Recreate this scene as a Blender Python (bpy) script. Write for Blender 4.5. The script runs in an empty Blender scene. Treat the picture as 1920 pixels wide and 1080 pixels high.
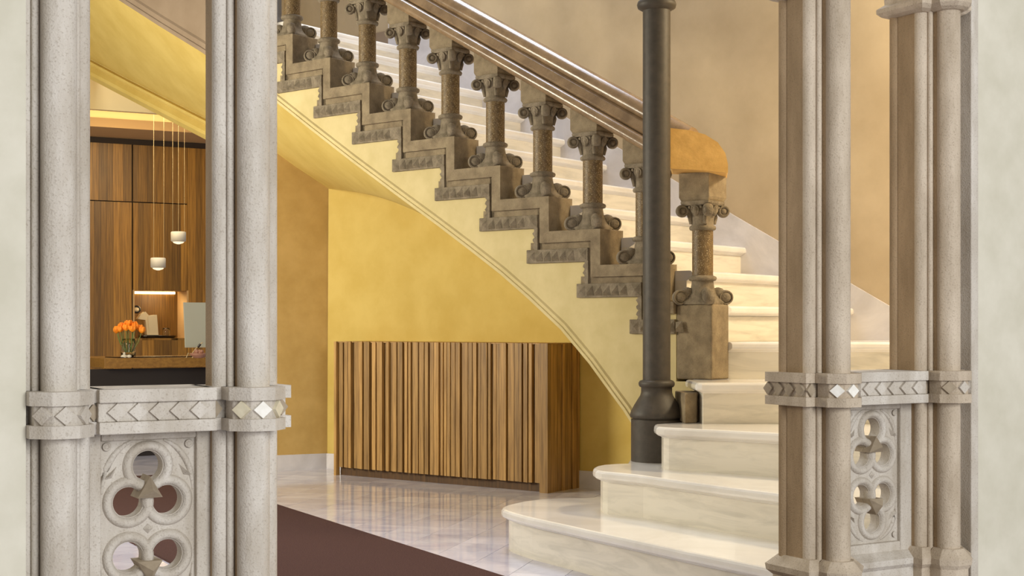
import bpy, bmesh, math, random
from mathutils import Vector, Matrix

random.seed(7)
sc = bpy.context.scene
C = sc.collection
F_PX, YH, EYE = 2587.0, 611.0, 0.94          # focal length in pixels, horizon row, eye height

# ------------------------------------------------------------------ camera, world, lights, exposure
cam_d = bpy.data.cameras.new('camera'); cam = bpy.data.objects.new('camera', cam_d); C.objects.link(cam)
cam.location = (0, 0, EYE); cam.rotation_euler = (math.pi / 2, 0, 0)
cam_d.sensor_width = 36.0; cam_d.lens = F_PX / 1920 * 36.0
cam_d.shift_y = (YH - 540) / 1920.0
cam_d.clip_end = 60
sc.camera = cam

world = bpy.data.worlds.new('world'); sc.world = world; world.use_nodes = True
bg = world.node_tree.nodes['Background']
bg.inputs[0].default_value = (1.0, 0.93, 0.83, 1); bg.inputs[1].default_value = 0.36

def area(name, loc, target, size, power, color, size_y=None):
    d = bpy.data.lights.new(name, 'AREA'); d.energy = power; d.color = color
    d.shape = 'RECTANGLE'; d.size = size; d.size_y = size_y or size
    o = bpy.data.objects.new(name, d); C.objects.link(o)
    o.location = loc
    o.rotation_euler = (Vector(target) - Vector(loc)).to_track_quat('-Z', 'Y').to_euler()
    return o
area('window_daylight', (3.4, -2.4, 2.3), (0.1, 3.2, 1.0), 2.6, 345, (0.93, 0.965, 1.0))
area('skylight', (-0.2, 8.2, 6.2), (0.0, 8.0, 1.5), 2.2, 210, (0.80, 0.87, 1.0))
area('lobby_lamp', (-4.2, 6.1, 1.9), (0.0, 8.2, 1.3), 1.2, 140, (1.0, 0.92, 0.72))
area('stair_lamp', (2.55, 5.65, 2.9), (1.3, 5.9, 0.5), 0.4, 55, (1.0, 0.80, 0.50))
area('niche_lamp', (-3.17, 12.40, 1.225), (-3.18, 12.46, 0.8), 0.2, 1.6, (1.0, 0.80, 0.48))
area('reception_lamp', (-2.9, 10.6, 2.5), (-3.2, 11.6, 0.6), 0.8, 21, (1.0, 0.84, 0.54))

sc.view_settings.view_transform = 'Standard'; sc.view_settings.look = 'None'
sc.view_settings.gamma = 1.0; sc.view_settings.use_curve_mapping = False
sc.view_settings.exposure = 0.08

# ------------------------------------------------------------------ frames of reference
def lin(c): return c / 12.92 if c <= 0.04045 else ((c + 0.055) / 1.055) ** 2.4
def rgb(r, g, b): return (lin(r / 255), lin(g / 255), lin(b / 255), 1)

def at(x, y, z):                                   # point on the sight line of a photo pixel, z metres deep
    return Vector(((x - 960) / F_PX * z, z, EYE - (y - YH) / F_PX * z))
def ground(x, y, h):                               # the same, where the sight line meets height h
    z = (EYE - h) * F_PX / (y - YH)
    return ((x - 960) / F_PX * z, z)

PHI = math.radians(51.5)
N2 = Vector((math.cos(PHI), math.sin(PHI)))        # along a tread, towards the far wall
D2 = Vector((-math.sin(PHI), math.cos(PHI)))       # up the stair
NS = 5.327                                          # plane of the string face
GO, RI = 0.3004, 0.17
def nd(n, d, h=0.0):
    p = N2 * n + D2 * d
    return Vector((p.x, p.y, h))
S0 = Vector((-1.3318, 7.8664))
def sp(a, h, off=0.0):                             # a: metres down the stair on the string face
    p = S0 - D2 * a + N2 * off
    return Vector((p.x, p.y, h))
def on_string(x, y, off=0.0):                      # pixel -> (a, h) on the string face
    u = (x - 960) / F_PX
    z = (NS + off) / (N2.x * u + N2.y)
    p = Vector((u * z, z)) - S0
    return (-(p.dot(D2)), EYE - (y - YH) / F_PX * z)

TH = math.radians(30.1)
W2 = Vector((math.cos(TH), math.sin(TH))); I2 = Vector((-math.sin(TH), math.cos(TH)))
O2 = Vector((0.8502, 3.6))
def wp(s, t, h=0.0):                               # s along the arcade wall, t into the hall
    p = O2 + W2 * s + I2 * t
    return Vector((p.x, p.y, h))

# ------------------------------------------------------------------ materials
MATS = {}
def material(name, base, rough=0.7, kind=None, dark=None, scale=8.0, bump=0.0, spec=0.5, rnd=0.0, metallic=0.0, fine=0.0, stretch=(1, 1, 1), contrast=(0.35, 0.65), **kw):
    m = bpy.data.materials.new(name); m.use_nodes = True; MATS[name] = m
    nt = m.node_tree; b = nt.nodes['Principled BSDF']
    b.inputs['Roughness'].default_value = rough
    b.inputs['Metallic'].default_value = metallic
    b.inputs['Specular IOR Level'].default_value = spec
    N = nt.nodes.new; L = nt.links.new
    if kind is None:
        b.inputs['Base Color'].default_value = base
        return m
    tc = N('ShaderNodeTexCoord'); mp = N('ShaderNodeMapping')
    mp.inputs['Scale'].default_value = stretch
    L(tc.outputs['Object'], mp.inputs['Vector'])
    vec = mp.outputs['Vector']
    if rnd or kw.get('shift'):
        oi = N('ShaderNodeObjectInfo'); vm = N('ShaderNodeVectorMath'); vm.operation = 'ADD'
        cx = N('ShaderNodeCombineXYZ'); mu = N('ShaderNodeMath'); mu.operation = 'MULTIPLY'; mu.inputs[1].default_value = 37.0
        L(oi.outputs['Random'], mu.inputs[0]); L(mu.outputs[0], cx.inputs[0]); L(mu.outputs[0], cx.inputs[2])
        L(vec, vm.inputs[0]); L(cx.outputs[0], vm.inputs[1]); vec = vm.outputs[0]
    ramp = N('ShaderNodeValToRGB')
    ramp.color_ramp.elements[0].color = dark or base; ramp.color_ramp.elements[1].color = base
    ramp.color_ramp.elements[0].position, ramp.color_ramp.elements[1].position = contrast
    n = N('ShaderNodeTexNoise'); n.inputs['Scale'].default_value = scale
    n.inputs['Detail'].default_value = 6; n.inputs['Roughness'].default_value = 0.6
    n.inputs['Distortion'].default_value = kw.get('distort', 0.0)
    L(vec, n.inputs['Vector'])
    hgt = n.outputs['Fac']
    L(n.outputs['Fac'], ramp.inputs['Fac'])
    col = ramp.outputs['Color']
    if kw.get('speckle'):
        amt, ssc, sc_col = kw['speckle']
        v = N('ShaderNodeTexNoise'); v.inputs['Scale'].default_value = ssc; v.inputs['Detail'].default_value = 2
        L(tc.outputs['Object'], v.inputs['Vector'])
        r2 = N('ShaderNodeValToRGB'); r2.color_ramp.elements[0].position = 0.58; r2.color_ramp.elements[1].position = 0.68
        L(v.outputs['Fac'], r2.inputs['Fac'])
        m1 = N('ShaderNodeMath'); m1.operation = 'MULTIPLY'; m1.inputs[1].default_value = amt
        L(r2.outputs['Color'], m1.inputs[0])
        mx = N('ShaderNodeMixRGB'); mx.inputs['Color2'].default_value = sc_col
        L(m1.outputs[0], mx.inputs['Fac']); L(col, mx.inputs['Color1']); col = mx.outputs['Color']
        hgt = v.outputs['Fac']
    if rnd:
        hs = N('ShaderNodeHueSaturation')
        mr = N('ShaderNodeMapRange'); mr.inputs['To Min'].default_value = 1 - rnd; mr.inputs['To Max'].default_value = 1 + rnd
        L(oi.outputs['Random'], mr.inputs['Value']); L(mr.outputs[0], hs.inputs['Value'])
        L(col, hs.inputs['Color']); col = hs.outputs['Color']
    L(col, b.inputs['Base Color'])
    if bump:
        bp = N('ShaderNodeBump'); bp.inputs['Strength'].default_value = bump; bp.inputs['Distance'].default_value = 0.01
        L(hgt, bp.inputs['Height']); L(bp.outputs['Normal'], b.inputs['Normal'])
    return m

M_pale = material('pale_plaster', rgb(212, 206, 188), 0.85, 'n', rgb(198, 192, 172), 6, 0.12)
M_arc = material('arcade_stone', rgb(208, 200, 188), 0.8, 'n', rgb(178, 167, 151), 14, 0.25, speckle=(0.35, 260, rgb(128, 112, 92)), stretch=(1, 1, 0.25))
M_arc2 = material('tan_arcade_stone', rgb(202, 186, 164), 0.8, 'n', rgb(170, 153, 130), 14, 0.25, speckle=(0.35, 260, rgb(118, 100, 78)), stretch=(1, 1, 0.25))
M_arc3 = material('shaded_arcade_stone', rgb(168, 142, 108), 0.8, 'n', rgb(142, 118, 86), 14, 0.25, speckle=(0.35, 260, rgb(104, 86, 64)), stretch=(1, 1, 0.25))  # arcade stone with the reveals' shade and warm light put into its brown
M_arc_w = material('white_stone', rgb(240, 236, 226), 0.7, 'n', rgb(220, 214, 200), 30, 0.1)
M_arc_c = material('cream_stone', rgb(218, 208, 180), 0.75, 'n', rgb(196, 184, 155), 30, 0.1)
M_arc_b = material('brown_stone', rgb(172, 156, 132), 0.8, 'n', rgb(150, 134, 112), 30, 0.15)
M_st = material('stair_stone', rgb(156, 139, 110), 0.85, 'n', rgb(124, 108, 84), 16, 0.35, speckle=(0.3, 220, rgb(92, 78, 58)))
M_st2 = material('carved_stone', rgb(150, 136, 114), 0.85, 'n', rgb(112, 100, 80), 22, 0.4, speckle=(0.3, 200, rgb(84, 72, 54)))
M_gr = material('granite', rgb(124, 100, 62), 0.5, 'n', rgb(94, 74, 44), 60, 0.15, speckle=(0.7, 210, rgb(205, 186, 148)))
M_rail = material('polished_stone', rgb(156, 130, 98), 0.2, 'n', rgb(126, 103, 77), 10, 0.05, speckle=(0.25, 200, rgb(84, 66, 50)))
M_block = material('lamplit_stone', rgb(230, 184, 106), 0.8, 'n', rgb(208, 162, 88), 14, 0.3)  # rail end stone, the stair lamp's orange light painted into its colour
M_marble = material('marble', rgb(236, 229, 214), 0.2, 'n', rgb(208, 202, 188), 3.0, 0.0, stretch=(1, 1, 6), distort=1.2, contrast=(0.25, 0.55))
M_tread = material('tread_marble', rgb(240, 236, 230), 0.12, 'n', rgb(220, 214, 206), 2.0, 0.0, distort=1.0, contrast=(0.25, 0.6))
M_skirt = material('skirting_marble', rgb(228, 224, 226), 0.25, 'n', rgb(206, 202, 204), 4, 0.0, distort=0.8)
M_tile = material('floor_marble', rgb(222, 221, 236), 0.10, 'n', rgb(190, 189, 210), 2.2, 0.0, rnd=0.08, distort=1.5, contrast=(0.3, 0.62))
M_grout = material('grout', rgb(196, 188, 180), 0.6)
M_string = material('cream_plaster', rgb(216, 198, 146), 0.85, 'n', rgb(204, 186, 132), 7, 0.15)  # plaster tints from here to taupe carry the walls' differing light
M_yel = material('yellow_lit_plaster', rgb(214, 188, 106), 0.85, 'n', rgb(204, 176, 92), 5, 0.15)  # yellow deepened to hold the warm light under the stair
M_och = material('ochre_shaded_plaster', rgb(204, 170, 104), 0.85, 'n', rgb(190, 156, 90), 6, 0.15)  # darker copy for the left wall, its weaker grazing light in the colour
M_up = material('beige_plaster', rgb(200, 180, 148), 0.88, 'n', rgb(188, 168, 136), 4, 0.15)  # upper wall plaster, its different light put into the beige
M_taupe = material('taupe_shaded_plaster', rgb(152, 132, 110), 0.88, 'n', rgb(142, 122, 100), 5, 0.15)  # string plaster further up, its shadow put into the colour
M_iron = material('painted_iron', rgb(74, 66, 56), 0.55, 'n', rgb(62, 55, 46), 30, 0.1)
M_carpet = material('carpet', rgb(96, 72, 68), 1.0, 'n', rgb(74, 55, 52), 240, 0.6, spec=0.05)
M_oak = material('oak_slat', rgb(180, 140, 80), 0.5, 'n', rgb(134, 100, 52), 5, 0.1, stretch=(14, 14, 0.7), rnd=0.25)
M_oakd = material('oak_recess', rgb(96, 66, 30), 0.6, 'n', rgb(70, 46, 20), 5, 0.1, stretch=(14, 14, 0.7))
M_walnut = material('wall_board', rgb(152, 108, 42), 0.45, 'n', rgb(104, 70, 22), 5, 0.05, stretch=(26, 26, 0.6), rnd=0.42)
M_desk = material('desk_wood', rgb(150, 108, 44), 0.45, 'n', rgb(124, 86, 32), 6, 0.05, stretch=(0.8, 10, 10))
M_black = material('black_panel', rgb(34, 26, 22), 0.8)
M_dark = material('dark_gap', rgb(40, 26, 12), 0.8)
M_white = material('white_paint', rgb(206, 196, 176), 0.5)
M_silver = material('silver_plastic', rgb(178, 175, 154), 0.4)
M_steel = material('steel', rgb(180, 176, 168), 0.25, metallic=1.0)
M_machine = material('machine_cream', rgb(206, 186, 150), 0.35)
M_tray = material('tray_black', rgb(26, 18, 14), 0.25)
M_petal = material('orange_petal', rgb(255, 158, 30), 0.55, 'n', rgb(246, 124, 12), 30, 0.0, rnd=0.12)
M_stem = material('green_stem', rgb(112, 128, 62), 0.6)
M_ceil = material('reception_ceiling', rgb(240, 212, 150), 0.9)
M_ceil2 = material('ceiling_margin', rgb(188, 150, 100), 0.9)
M_cable = material('cable', rgb(190, 166, 120), 0.5)
M_cordp = material('trinket_rose', rgb(160, 112, 90), 0.5)
def emit(name, col, strength):
    m = bpy.data.materials.new(name); m.use_nodes = True
    b = m.node_tree.nodes['Principled BSDF']
    b.inputs['Base Color'].default_value = col; b.inputs['Emission Color'].default_value = col
    b.inputs['Emission Strength'].default_value = strength
    return m
M_led = emit('led_strip', rgb(255, 238, 205), 2.6)
M_led2 = emit('niche_led', rgb(255, 220, 150), 7.0)
M_bulb = emit('lamp_lens', rgb(255, 236, 200), 0.9)
M_glass = bpy.data.materials.new('clear_glass'); M_glass.use_nodes = True
_b = M_glass.node_tree.nodes['Principled BSDF']
_b.inputs['Transmission Weight'].default_value = 1.0; _b.inputs['Roughness'].default_value = 0.02; _b.inputs['IOR'].default_value = 1.3
_b.inputs['Base Color'].default_value = (0.93, 0.95, 0.88, 1)

# ------------------------------------------------------------------ mesh helpers
class MB:
    def __init__(s): s.v = []; s.f = []; s.sm = []
    def add(s, vs, fs, smooth=False):
        o = len(s.v); s.v += [Vector(v) for v in vs]
        for f in fs: s.f.append([o + i for i in f]); s.sm.append(smooth)
        return s
    def hexa(s, p):                                # 8 corners: bottom ring then top ring
        return s.add(p, [(3, 2, 1, 0), (4, 5, 6, 7), (0, 1, 5, 4), (1, 2, 6, 5), (2, 3, 7, 6), (3, 0, 4, 7)])
    def box(s, fn, x0, x1, y0, y1, z0, z1):        # box in any frame fn(x, y, z)
        return s.hexa([fn(x0, y0, z0), fn(x1, y0, z0), fn(x1, y1, z0), fn(x0, y1, z0), fn(x0, y0, z1), fn(x1, y0, z1), fn(x1, y1, z1), fn(x0, y1, z1)])
    def rings(s, rings, caps=True, smooth=False):  # stacked closed loops
        n = len(rings[0]); vs = [p for r in rings for p in r]; fs = []
        for k in range(len(rings) - 1):
            for i in range(n):
                j = (i + 1) % n
                fs.append((k * n + i, k * n + j, (k + 1) * n + j, (k + 1) * n + i))
        s.add(vs, fs, smooth)
        if caps:
            s.add(rings[0], [tuple(range(n))[::-1]]); s.add(rings[-1], [tuple(range(n))])
        return s
    def lathe(s, c, prof, seg=24, smooth=True):    # prof: (radius, height)
        rg = [[Vector((c[0] + r * math.cos(2 * math.pi * i / seg), c[1] + r * math.sin(2 * math.pi * i / seg), c[2] + h)) for i in range(seg)] for r, h in prof]
        return s.rings(rg, True, smooth)
    def ball(s, c, r, axes=None, seg=12, rows=7):
        ax = axes or (Vector((1, 0, 0)), Vector((0, 1, 0)), Vector((0, 0, 1)))
        rr = r if hasattr(r, '__len__') else (r, r, r)
        rg = []
        for k in range(rows + 1):
            th = math.pi * (0.04 + 0.92 * k / rows) - math.pi / 2
            rg.append([Vector(c) + ax[0] * rr[0] * math.cos(th) * math.cos(2 * math.pi * i / seg) + ax[1] * rr[1] * math.cos(th) * math.sin(2 * math.pi * i / seg) + ax[2] * rr[2] * math.sin(th) for i in range(seg)])
        return s.rings(rg, True, True)
    def tube(s, pts, r, seg=8):
        pts = [Vector(p) for p in pts]; rg = []
        for i, p in enumerate(pts):
            t = (pts[min(i + 1, len(pts) - 1)] - pts[max(i - 1, 0)]).normalized()
            up = Vector((0, 0, 1)) if abs(t.z) < 0.95 else Vector((1, 0, 0))
            a = t.cross(up).normalized(); b = a.cross(t)
            q = r[i] if hasattr(r, '__len__') else r
            rg.append([p + a * q * math.cos(2 * math.pi * k / seg) + b * q * math.sin(2 * math.pi * k / seg) for k in range(seg)])
        return s.rings(rg, True, True)
    def torus(s, c, R, r, ax=None, seg=32, ms=10, flat=1.0, a0=0, a1=2 * math.pi):
        X, Y, Z = ax or (Vector((1, 0, 0)), Vector((0, 1, 0)), Vector((0, 0, 1)))
        full = abs(a1 - a0 - 2 * math.pi) < 1e-6
        vs = []; fs = []
        n = seg if full else seg + 1
        for i in range(n):
            t = a0 + (a1 - a0) * i / seg; e = X * math.cos(t) + Y * math.sin(t)
            for k in range(ms):
                q = 2 * math.pi * k / ms
                vs.append(Vector(c) + e * (R + r * math.cos(q)) + Z * (r * flat * math.sin(q)))
        for i in range(seg):
            j = (i + 1) % n
            for k in range(ms):
                l = (k + 1) % ms
                fs.append((i * ms + k, j * ms + k, j * ms + l, i * ms + l))
        return s.add(vs, fs, True)
    def build(s, name, mat, parent=None, label=None, origin=None, kind=None, bevel=0.0):
        me = bpy.data.meshes.new(name)
        if parent is not None:
            base = parent['base_w']; base = Vector(base)
        elif origin is not None: base = Vector(origin)
        else:
            xs = [v.x for v in s.v]; ys = [v.y for v in s.v]; zs = [v.z for v in s.v]
            base = Vector(((min(xs) + max(xs)) / 2, (min(ys) + max(ys)) / 2, min(zs)))
        me.from_pydata([tuple(v - base) for v in s.v], [], s.f)
        me.polygons.foreach_set('use_smooth', s.sm)
        bm = bmesh.new(); bm.from_mesh(me)
        bmesh.ops.recalc_face_normals(bm, faces=bm.faces)
        bm.to_mesh(me); bm.free()
        me.materials.append(mat)
        o = bpy.data.objects.new(name, me); C.objects.link(o)
        if parent is not None: o.parent = parent
        else: o.location = base
        o['base_w'] = tuple(base)
        if bevel:
            md = o.modifiers.new('bevel', 'BEVEL'); md.width = bevel; md.segments = 2; md.limit_method = 'ANGLE'; md.angle_limit = 0.7
        if label: o['label'] = label
        if kind: o['kind'] = kind
        return o

def thing(name, loc, label, cat, group=None):
    o = bpy.data.objects.new(name, None); C.objects.link(o); o.location = loc; o.empty_display_size = 0.05
    o['base_w'] = tuple(loc); o['label'] = label; o['category'] = cat
    if group: o['group'] = group
    return o
def tag(o, label, cat, group=None):
    o['label'] = label; o['category'] = cat
    if group: o['group'] = group
    return o
def structure(o): o['kind'] = 'structure'; return o
def xyz(x, y, z): return Vector((x, y, z))

def inset(poly, dist):                             # poly: list of 2D points, dist: per-edge inward distance (edge i from i to i+1)
    n = len(poly); area2 = sum(poly[i][0] * poly[(i + 1) % n][1] - poly[(i + 1) % n][0] * poly[i][1] for i in range(n))
    sg = 1 if area2 > 0 else -1; out = []
    for i in range(n):
        p0, p1, p2 = Vector(poly[i - 1]), Vector(poly[i]), Vector(poly[(i + 1) % n])
        e1 = (p1 - p0).normalized(); e2 = (p2 - p1).normalized()
        n1 = Vector((-e1.y, e1.x)) * sg; n2 = Vector((-e2.y, e2.x)) * sg
        d1, d2 = dist[i - 1], dist[i]
        den = e1.x * e2.y - e1.y * e2.x
        if abs(den) < 0.05: out.append(p1 + (n1 * d1 + n2 * d2) * 0.5); continue
        a = p1 + n1 * d1; b = p1 + n2 * d2
        t = ((b - a).x * e2.y - (b - a).y * e2.x) / den
        q = a + e1 * t
        if (q - p1).length > 3 * max(d1, d2) + 1e-6: q = p1 + (n1 * d1 + n2 * d2) * 0.5
        out.append(q)
    return out

def prism(poly, fn, lo, hi):                       # poly in 2D, fn(p, q, w) -> world
    m = MB(); m.rings([[fn(p[0], p[1], lo) for p in poly], [fn(p[0], p[1], hi) for p in poly]])
    return m

# ================================================================== SETTING
# ---- floor slab and marble tiles laid diagonally
floor = structure(MB().box(xyz, -7.5, 4.5, -4.0, 15.0, -0.12, -0.006).build('floor', M_grout, origin=(0, 6, 0)))
TS = 0.207
ta = math.radians(74.0); TX = Vector((math.cos(ta), math.sin(ta))); TY = Vector((-math.sin(ta), math.cos(ta)))
def tile_mesh(cells, name, stuff=False):
    m = MB(); g = TS * 0.4945
    for c in cells:
        lo = [c + TX * a * g + TY * b * g for a, b in ((-1, -1), (1, -1), (1, 1), (-1, 1))]
        m.hexa([Vector((p.x, p.y, -0.006)) for p in lo] + [Vector((p.x, p.y, 0.0)) for p in lo])
    return m
near, far_c = [], []
for i in range(-70, 90):
    for j in range(-60, 70):
        c = TX * (i * TS) + TY * (j * TS) + Vector((-0.35, 5.9))
        if not (-7.0 < c.x < 4.3 and -3.5 < c.y < 14.6): continue
        q = c.dot(Vector((0.8651, 0.5016)))
        vis = (2.40 < q < 5.6 and 4.9 < c.y < 9.0 and c.x < 0.6 and c.x > -1.75) and (c - Vector((-1.2, 9.0))).dot(Vector((0.585, 0.81))) < 0.05
        (near if vis else far_c).append(c)
near.sort(key=lambda c: c.length)
far_c += near[299:]; near = near[:299]
proto = None
for c in near:
    if proto is None:
        proto = tile_mesh([Vector((0, 0))], 'floor_tile').build('floor_tile', M_tile, floor)
        proto.data.transform(Matrix.Translation(Vector(floor['base_w'])))
        o = proto
    else:
        o = proto.copy(); C.objects.link(o)
    o.location = Vector((c.x, c.y, 0)) - Vector(floor['base_w'])
tile_mesh(far_c, 'floor_tiling').build('floor_tiling', M_tile, floor, kind='stuff')

# ---- carpet runner
def gp(q, w): p = W2 * w + I2 * q; return p
cw0, cw1 = W2.dot(Vector((-1.668, 6.02))) - 0.01, W2.dot(Vector((-1.227, 7.216)))
q_far, q_near = I2.dot(Vector((-2.27, 8.62))), -3.0
cp = [gp(q_near, cw0), gp(q_near, cw1), gp(q_far, cw1), gp(q_far, cw0)]
mcar = MB(); mcar.rings([[Vector((p.x, p.y, 0.0)) for p in cp], [Vector((p.x, p.y, 0.008)) for p in inset(cp, [0.002] * 4)]])
tag(mcar.build('carpet_runner', M_carpet), 'dark brown carpet runner on the pale marble floor', 'carpet')

# ---- walls under the stair
CB = Vector((-1.22, 9.107)); B1 = Vector((0.4716, 7.973)); bdir = (B1 - CB).normalized(); bn = Vector((-bdir.y, bdir.x))
if bn.y < 0: bn = -bn
def wb(l, t, h): p = CB + bdir * l + bn * t; return Vector((p.x, p.y, h))
adir = Vector((0.906, 0.4226)).normalized(); an = Vector((-adir.y, adir.x))
def wa(l, t, h): p = CB - adir * l + an * t; return Vector((p.x, p.y, h))

far_px = [(170, 111), (232, 144), (378, 218), (520, 290), (616, 354)]
farA = []
for x, y in far_px:
    u = (x - 960) / F_PX
    # intersect the sight line with wall A
    den = -adir.x + u * adir.y
    l = (u * CB.y - CB.x) / den
    z = CB.y - adir.y * l
    farA.append((l, EYE - (y - YH) / F_PX * z))
farB_px = [(616, 354), (680, 357), (748, 366), (830, 398), (930, 458), (1040, 558), (1120, 660), (1190, 775), (1215, 850)]
farB = []
for x, y in farB_px:
    u = (x - 960) / F_PX
    den = bdir.x - u * bdir.y
    l = (u * CB.y - CB.x) / den
    z = CB.y + bdir.y * l
    farB.append((max(0, l), EYE - (y - YH) / F_PX * z))
Lb = farB[-1][0]
poly = [(0, 0), (Lb + 0.25, 0), (Lb + 0.25, 0.3)] + [(l, h + 0.03) for l, h in farB[::-1]]
structure(prism(poly, lambda l, h, t: wb(l, t, h), 0.0, 0.12).build('wall_back', M_yel))
poly = [(0, 0), (0.66, 0), (0.66, 2.23)] + [(l, h + 0.03) for l, h in farA if l < 0.6]
structure(prism(poly, lambda l, h, t: wa(l, t, h), 0.0, 0.14).build('wall_left', M_och))
# marble baseboards of both walls
structure(MB().box(lambda x, y, z: wa(x, y, z), 0.0, 0.66, -0.015, 0.0, 0, 0.10).build('baseboard_left', M_skirt))
structure(MB().box(lambda x, y, z: wb(x, y, z), 0.0, Lb + 0.2, -0.015, 0.0, 0, 0.10).build('baseboard_back', M_skirt))
# sloping beam at the far side of the stair soffit
NB = 6.10                                           # plane of the far edge of the soffit beyond wall_left
def on_beam(x, y):
    u = (x - 960) / F_PX; z = NB / (N2.x * u + N2.y)
    return (D2.x * u * z + D2.y * z, EYE - (y - YH) / F_PX * z)
beam_hi = [on_beam(*p) for p in ((60, 52), (170, 111), (232, 144), (378, 218), (455, 256))]
beam_lo = [on_beam(*p) for p in ((60, 91), (170, 148), (378, 257), (455, 297))]
def lerp_tab(tab, x):
    tab = sorted(tab)
    for (a, b), (c, d) in zip(tab, tab[1:]):
        if x <= c: return b + (d - b) * (x - a) / (c - a)
    (a, b), (c, d) = tab[-2:]; return b + (d - b) * (x - a) / (c - a)
sec = []
for i in range(9):
    d = beam_hi[-1][0] + (beam_hi[0][0] - beam_hi[-1][0]) * i / 8
    hi = lerp_tab(beam_hi, d); lo = lerp_tab(beam_lo, d); hh = hi - lo
    sec.append([nd(NB + 0.02, d, hi), nd(NB - 0.035, d, hi - 0.01), nd(NB - 0.035, d, hi - 0.2 * hh), nd(NB - 0.02, d, hi - 0.32 * hh), nd(NB - 0.045, d, hi - 0.55 * hh), nd(NB - 0.045, d, hi - 0.72 * hh), nd(NB - 0.01, d, lo), nd(NB + 0.16, d, lo), nd(NB + 0.16, d, hi)])
bm_ = MB(); bm_.rings(sec)
structure(bm_.build('trim_1', M_yel))

# ---- far wall of the stair (above the treads) and right end wall
NF = 6.57
def fw(d, t, h): return nd(NF + t, d, h)
def tread_h(k):
    low = {0: 0.0, 1: .175, 2: .35, 3: .525, 4: .70, 5: .867, 6: 1.03, 7: 1.195}
    return low.get(k, RI * k)
D8 = 1.2119
poly = [(1.55, 0), (2.9, 0), (2.95, 0.75), (D8 + GO * 16, 2.35), (D8 + GO * 16 + .3, 2.64), (8.6, 2.64), (8.6, 4.2), (1.55, 4.2)]
structure(prism(poly, lambda d, h, t: fw(d, t, h), 0.0, 0.12).build('wall_far', M_up))
e0, e1 = nd(NF, 1.55), wp(2.35, 0.2)
er = Vector((e1.x - e0.x, e1.y - e0.y)).normalized(); en = Vector((-er.y, er.x)); en = en if en.x > 0 else -en
structure(MB().box(lambda a, b, h: Vector((e0.x + er.x * a + en.x * b, e0.y + er.y * a + en.y * b, h)), -0.05, (Vector((e1.x - e0.x, e1.y - e0.y))).length, 0, 0.12, 0, 4.2).build('wall_right', M_up))
# stepped-slope marble skirting on the far wall
sk_a = [(1365, 397.5), (1654, 566)]
pts = []
for x, y in sk_a:
    u = (x - 960) / F_PX; z = (NF - 0.012) / (N2.x * u + N2.y); X = u * z
    pts.append((D2.x * X + D2.y * z, EYE - (y - YH) / F_PX * z))
(dA, hA), (dB, hB) = pts
sl = (hA - hB) / (dA - dB)
dt_ = 6.25
poly = [(1.56, 0.02), (2.6, 0.55), (dt_, hA + sl * (dt_ - dA) - 0.32), (dt_, hA + sl * (dt_ - dA)), (dB - 0.3, hB - 0.3 * sl), (1.56, max(0.3, hB - sl * (dB - 1.56)))]
structure(prism(poly, lambda d, h, t: fw(d, t, h), -0.014, 0.0).build('baseboard_far', M_skirt))
structure(prism([(dt_, 2.72), (6.62, 2.72), (6.62, 2.87), (dt_, 2.87)], lambda d, h, t: fw(d, t, h), -0.014, 0.0).build('baseboard_landing', M_taupe))

# ================================================================== STAIRCASE
stair = thing('staircase', (0.8, 6.2, 0.0), 'marble staircase winding up to the left with a cream string and yellow soffit', 'staircase')
cNF = NF - 0.012
NI = NS + 0.155
def v2(p): return (p.x, p.y)
back_common = [(.886, 6.10), (.985, 6.22), v2(nd(cNF, 3.3)), v2(nd(cNF, 1.65))]
wall_r = v2(wp(2.25, 0.28))
def gl(pts, h): return [ground(x, y, h) for x, y in pts]
T = {}
f1 = gl([(1452.7, 1068), (1367, 1050.5), (1278, 1032.7), (1189, 1013), (1100, 994), (1049, 982.5), (1014, 975), (985, 968.6), (965, 963.2), (950, 958.6), (942.5, 955.6), (939.8, 953)], .175)
b1 = gl([(941, 950), (946, 947.8), (957.5, 944.6), (980.4, 939.7), (1014.8, 935.2), (1049, 933.6), (1110, 933.2)], .175)
T[1] = ([(1.076, 3.945)] + f1 + b1 + [(.56, 6.34)] + back_common + [wall_r, v2(wp(0.6, 0.19))], len(f1) + len(b1))
f2 = gl([(1452.7, 924.5), (1367, 914), (1278, 902), (1195, 890.4), (1150, 886), (1128, 884), (1116, 881.8), (1111.5, 878.5)], .35)
b2 = gl([(1112, 876), (1116.5, 873.6), (1129, 871.2), (1152, 869.4), (1175, 868.7)], .35)
T[2] = ([(1.44, 4.15)] + f2 + b2 + [(.53, 6.17), (.60, 6.31)] + back_common + [wall_r], len(f2) + len(b2) + 1)
T[3] = ([(2.075, 4.52), ground(1452.7, 811.9, .525), ground(1340, 806, .525), ground(1245, 801.5, .525), ground(1230, 800.2, .525), ground(1226, 797.5, .525), (.60, 5.83), (.74, 5.95), (.775, 6.17)] + back_common + [wall_r], 7)
T[4] = ([(2.75, 5.81), (.80, 5.81), (.782, 5.822), (.775, 5.84), (.775, 6.17)] + back_common + [(2.93, 5.9)], 4)
T[5] = ([v2(nd(cNF, 1.72)), (1.2, 6.2), (.99, 6.2), (.985, 6.225)] + [v2(nd(NI, 3.14)), v2(nd(NI, 3.66)), v2(nd(cNF, 3.66)), v2(nd(cNF, 1.9))], 2)
T[5] = ([(2.62, 6.2), (.99, 6.2), v2(nd(NI, 3.14)), v2(nd(NI, 3.66)), v2(nd(cNF, 3.66)), v2(nd(cNF, 2.1))], 1)
T[6] = ([v2(nd(cNF, 3.0)), (1.0, 6.28), v2(nd(NI, 3.16)), v2(nd(NI, 3.66)), v2(nd(cNF, 3.66))], 1)
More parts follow.
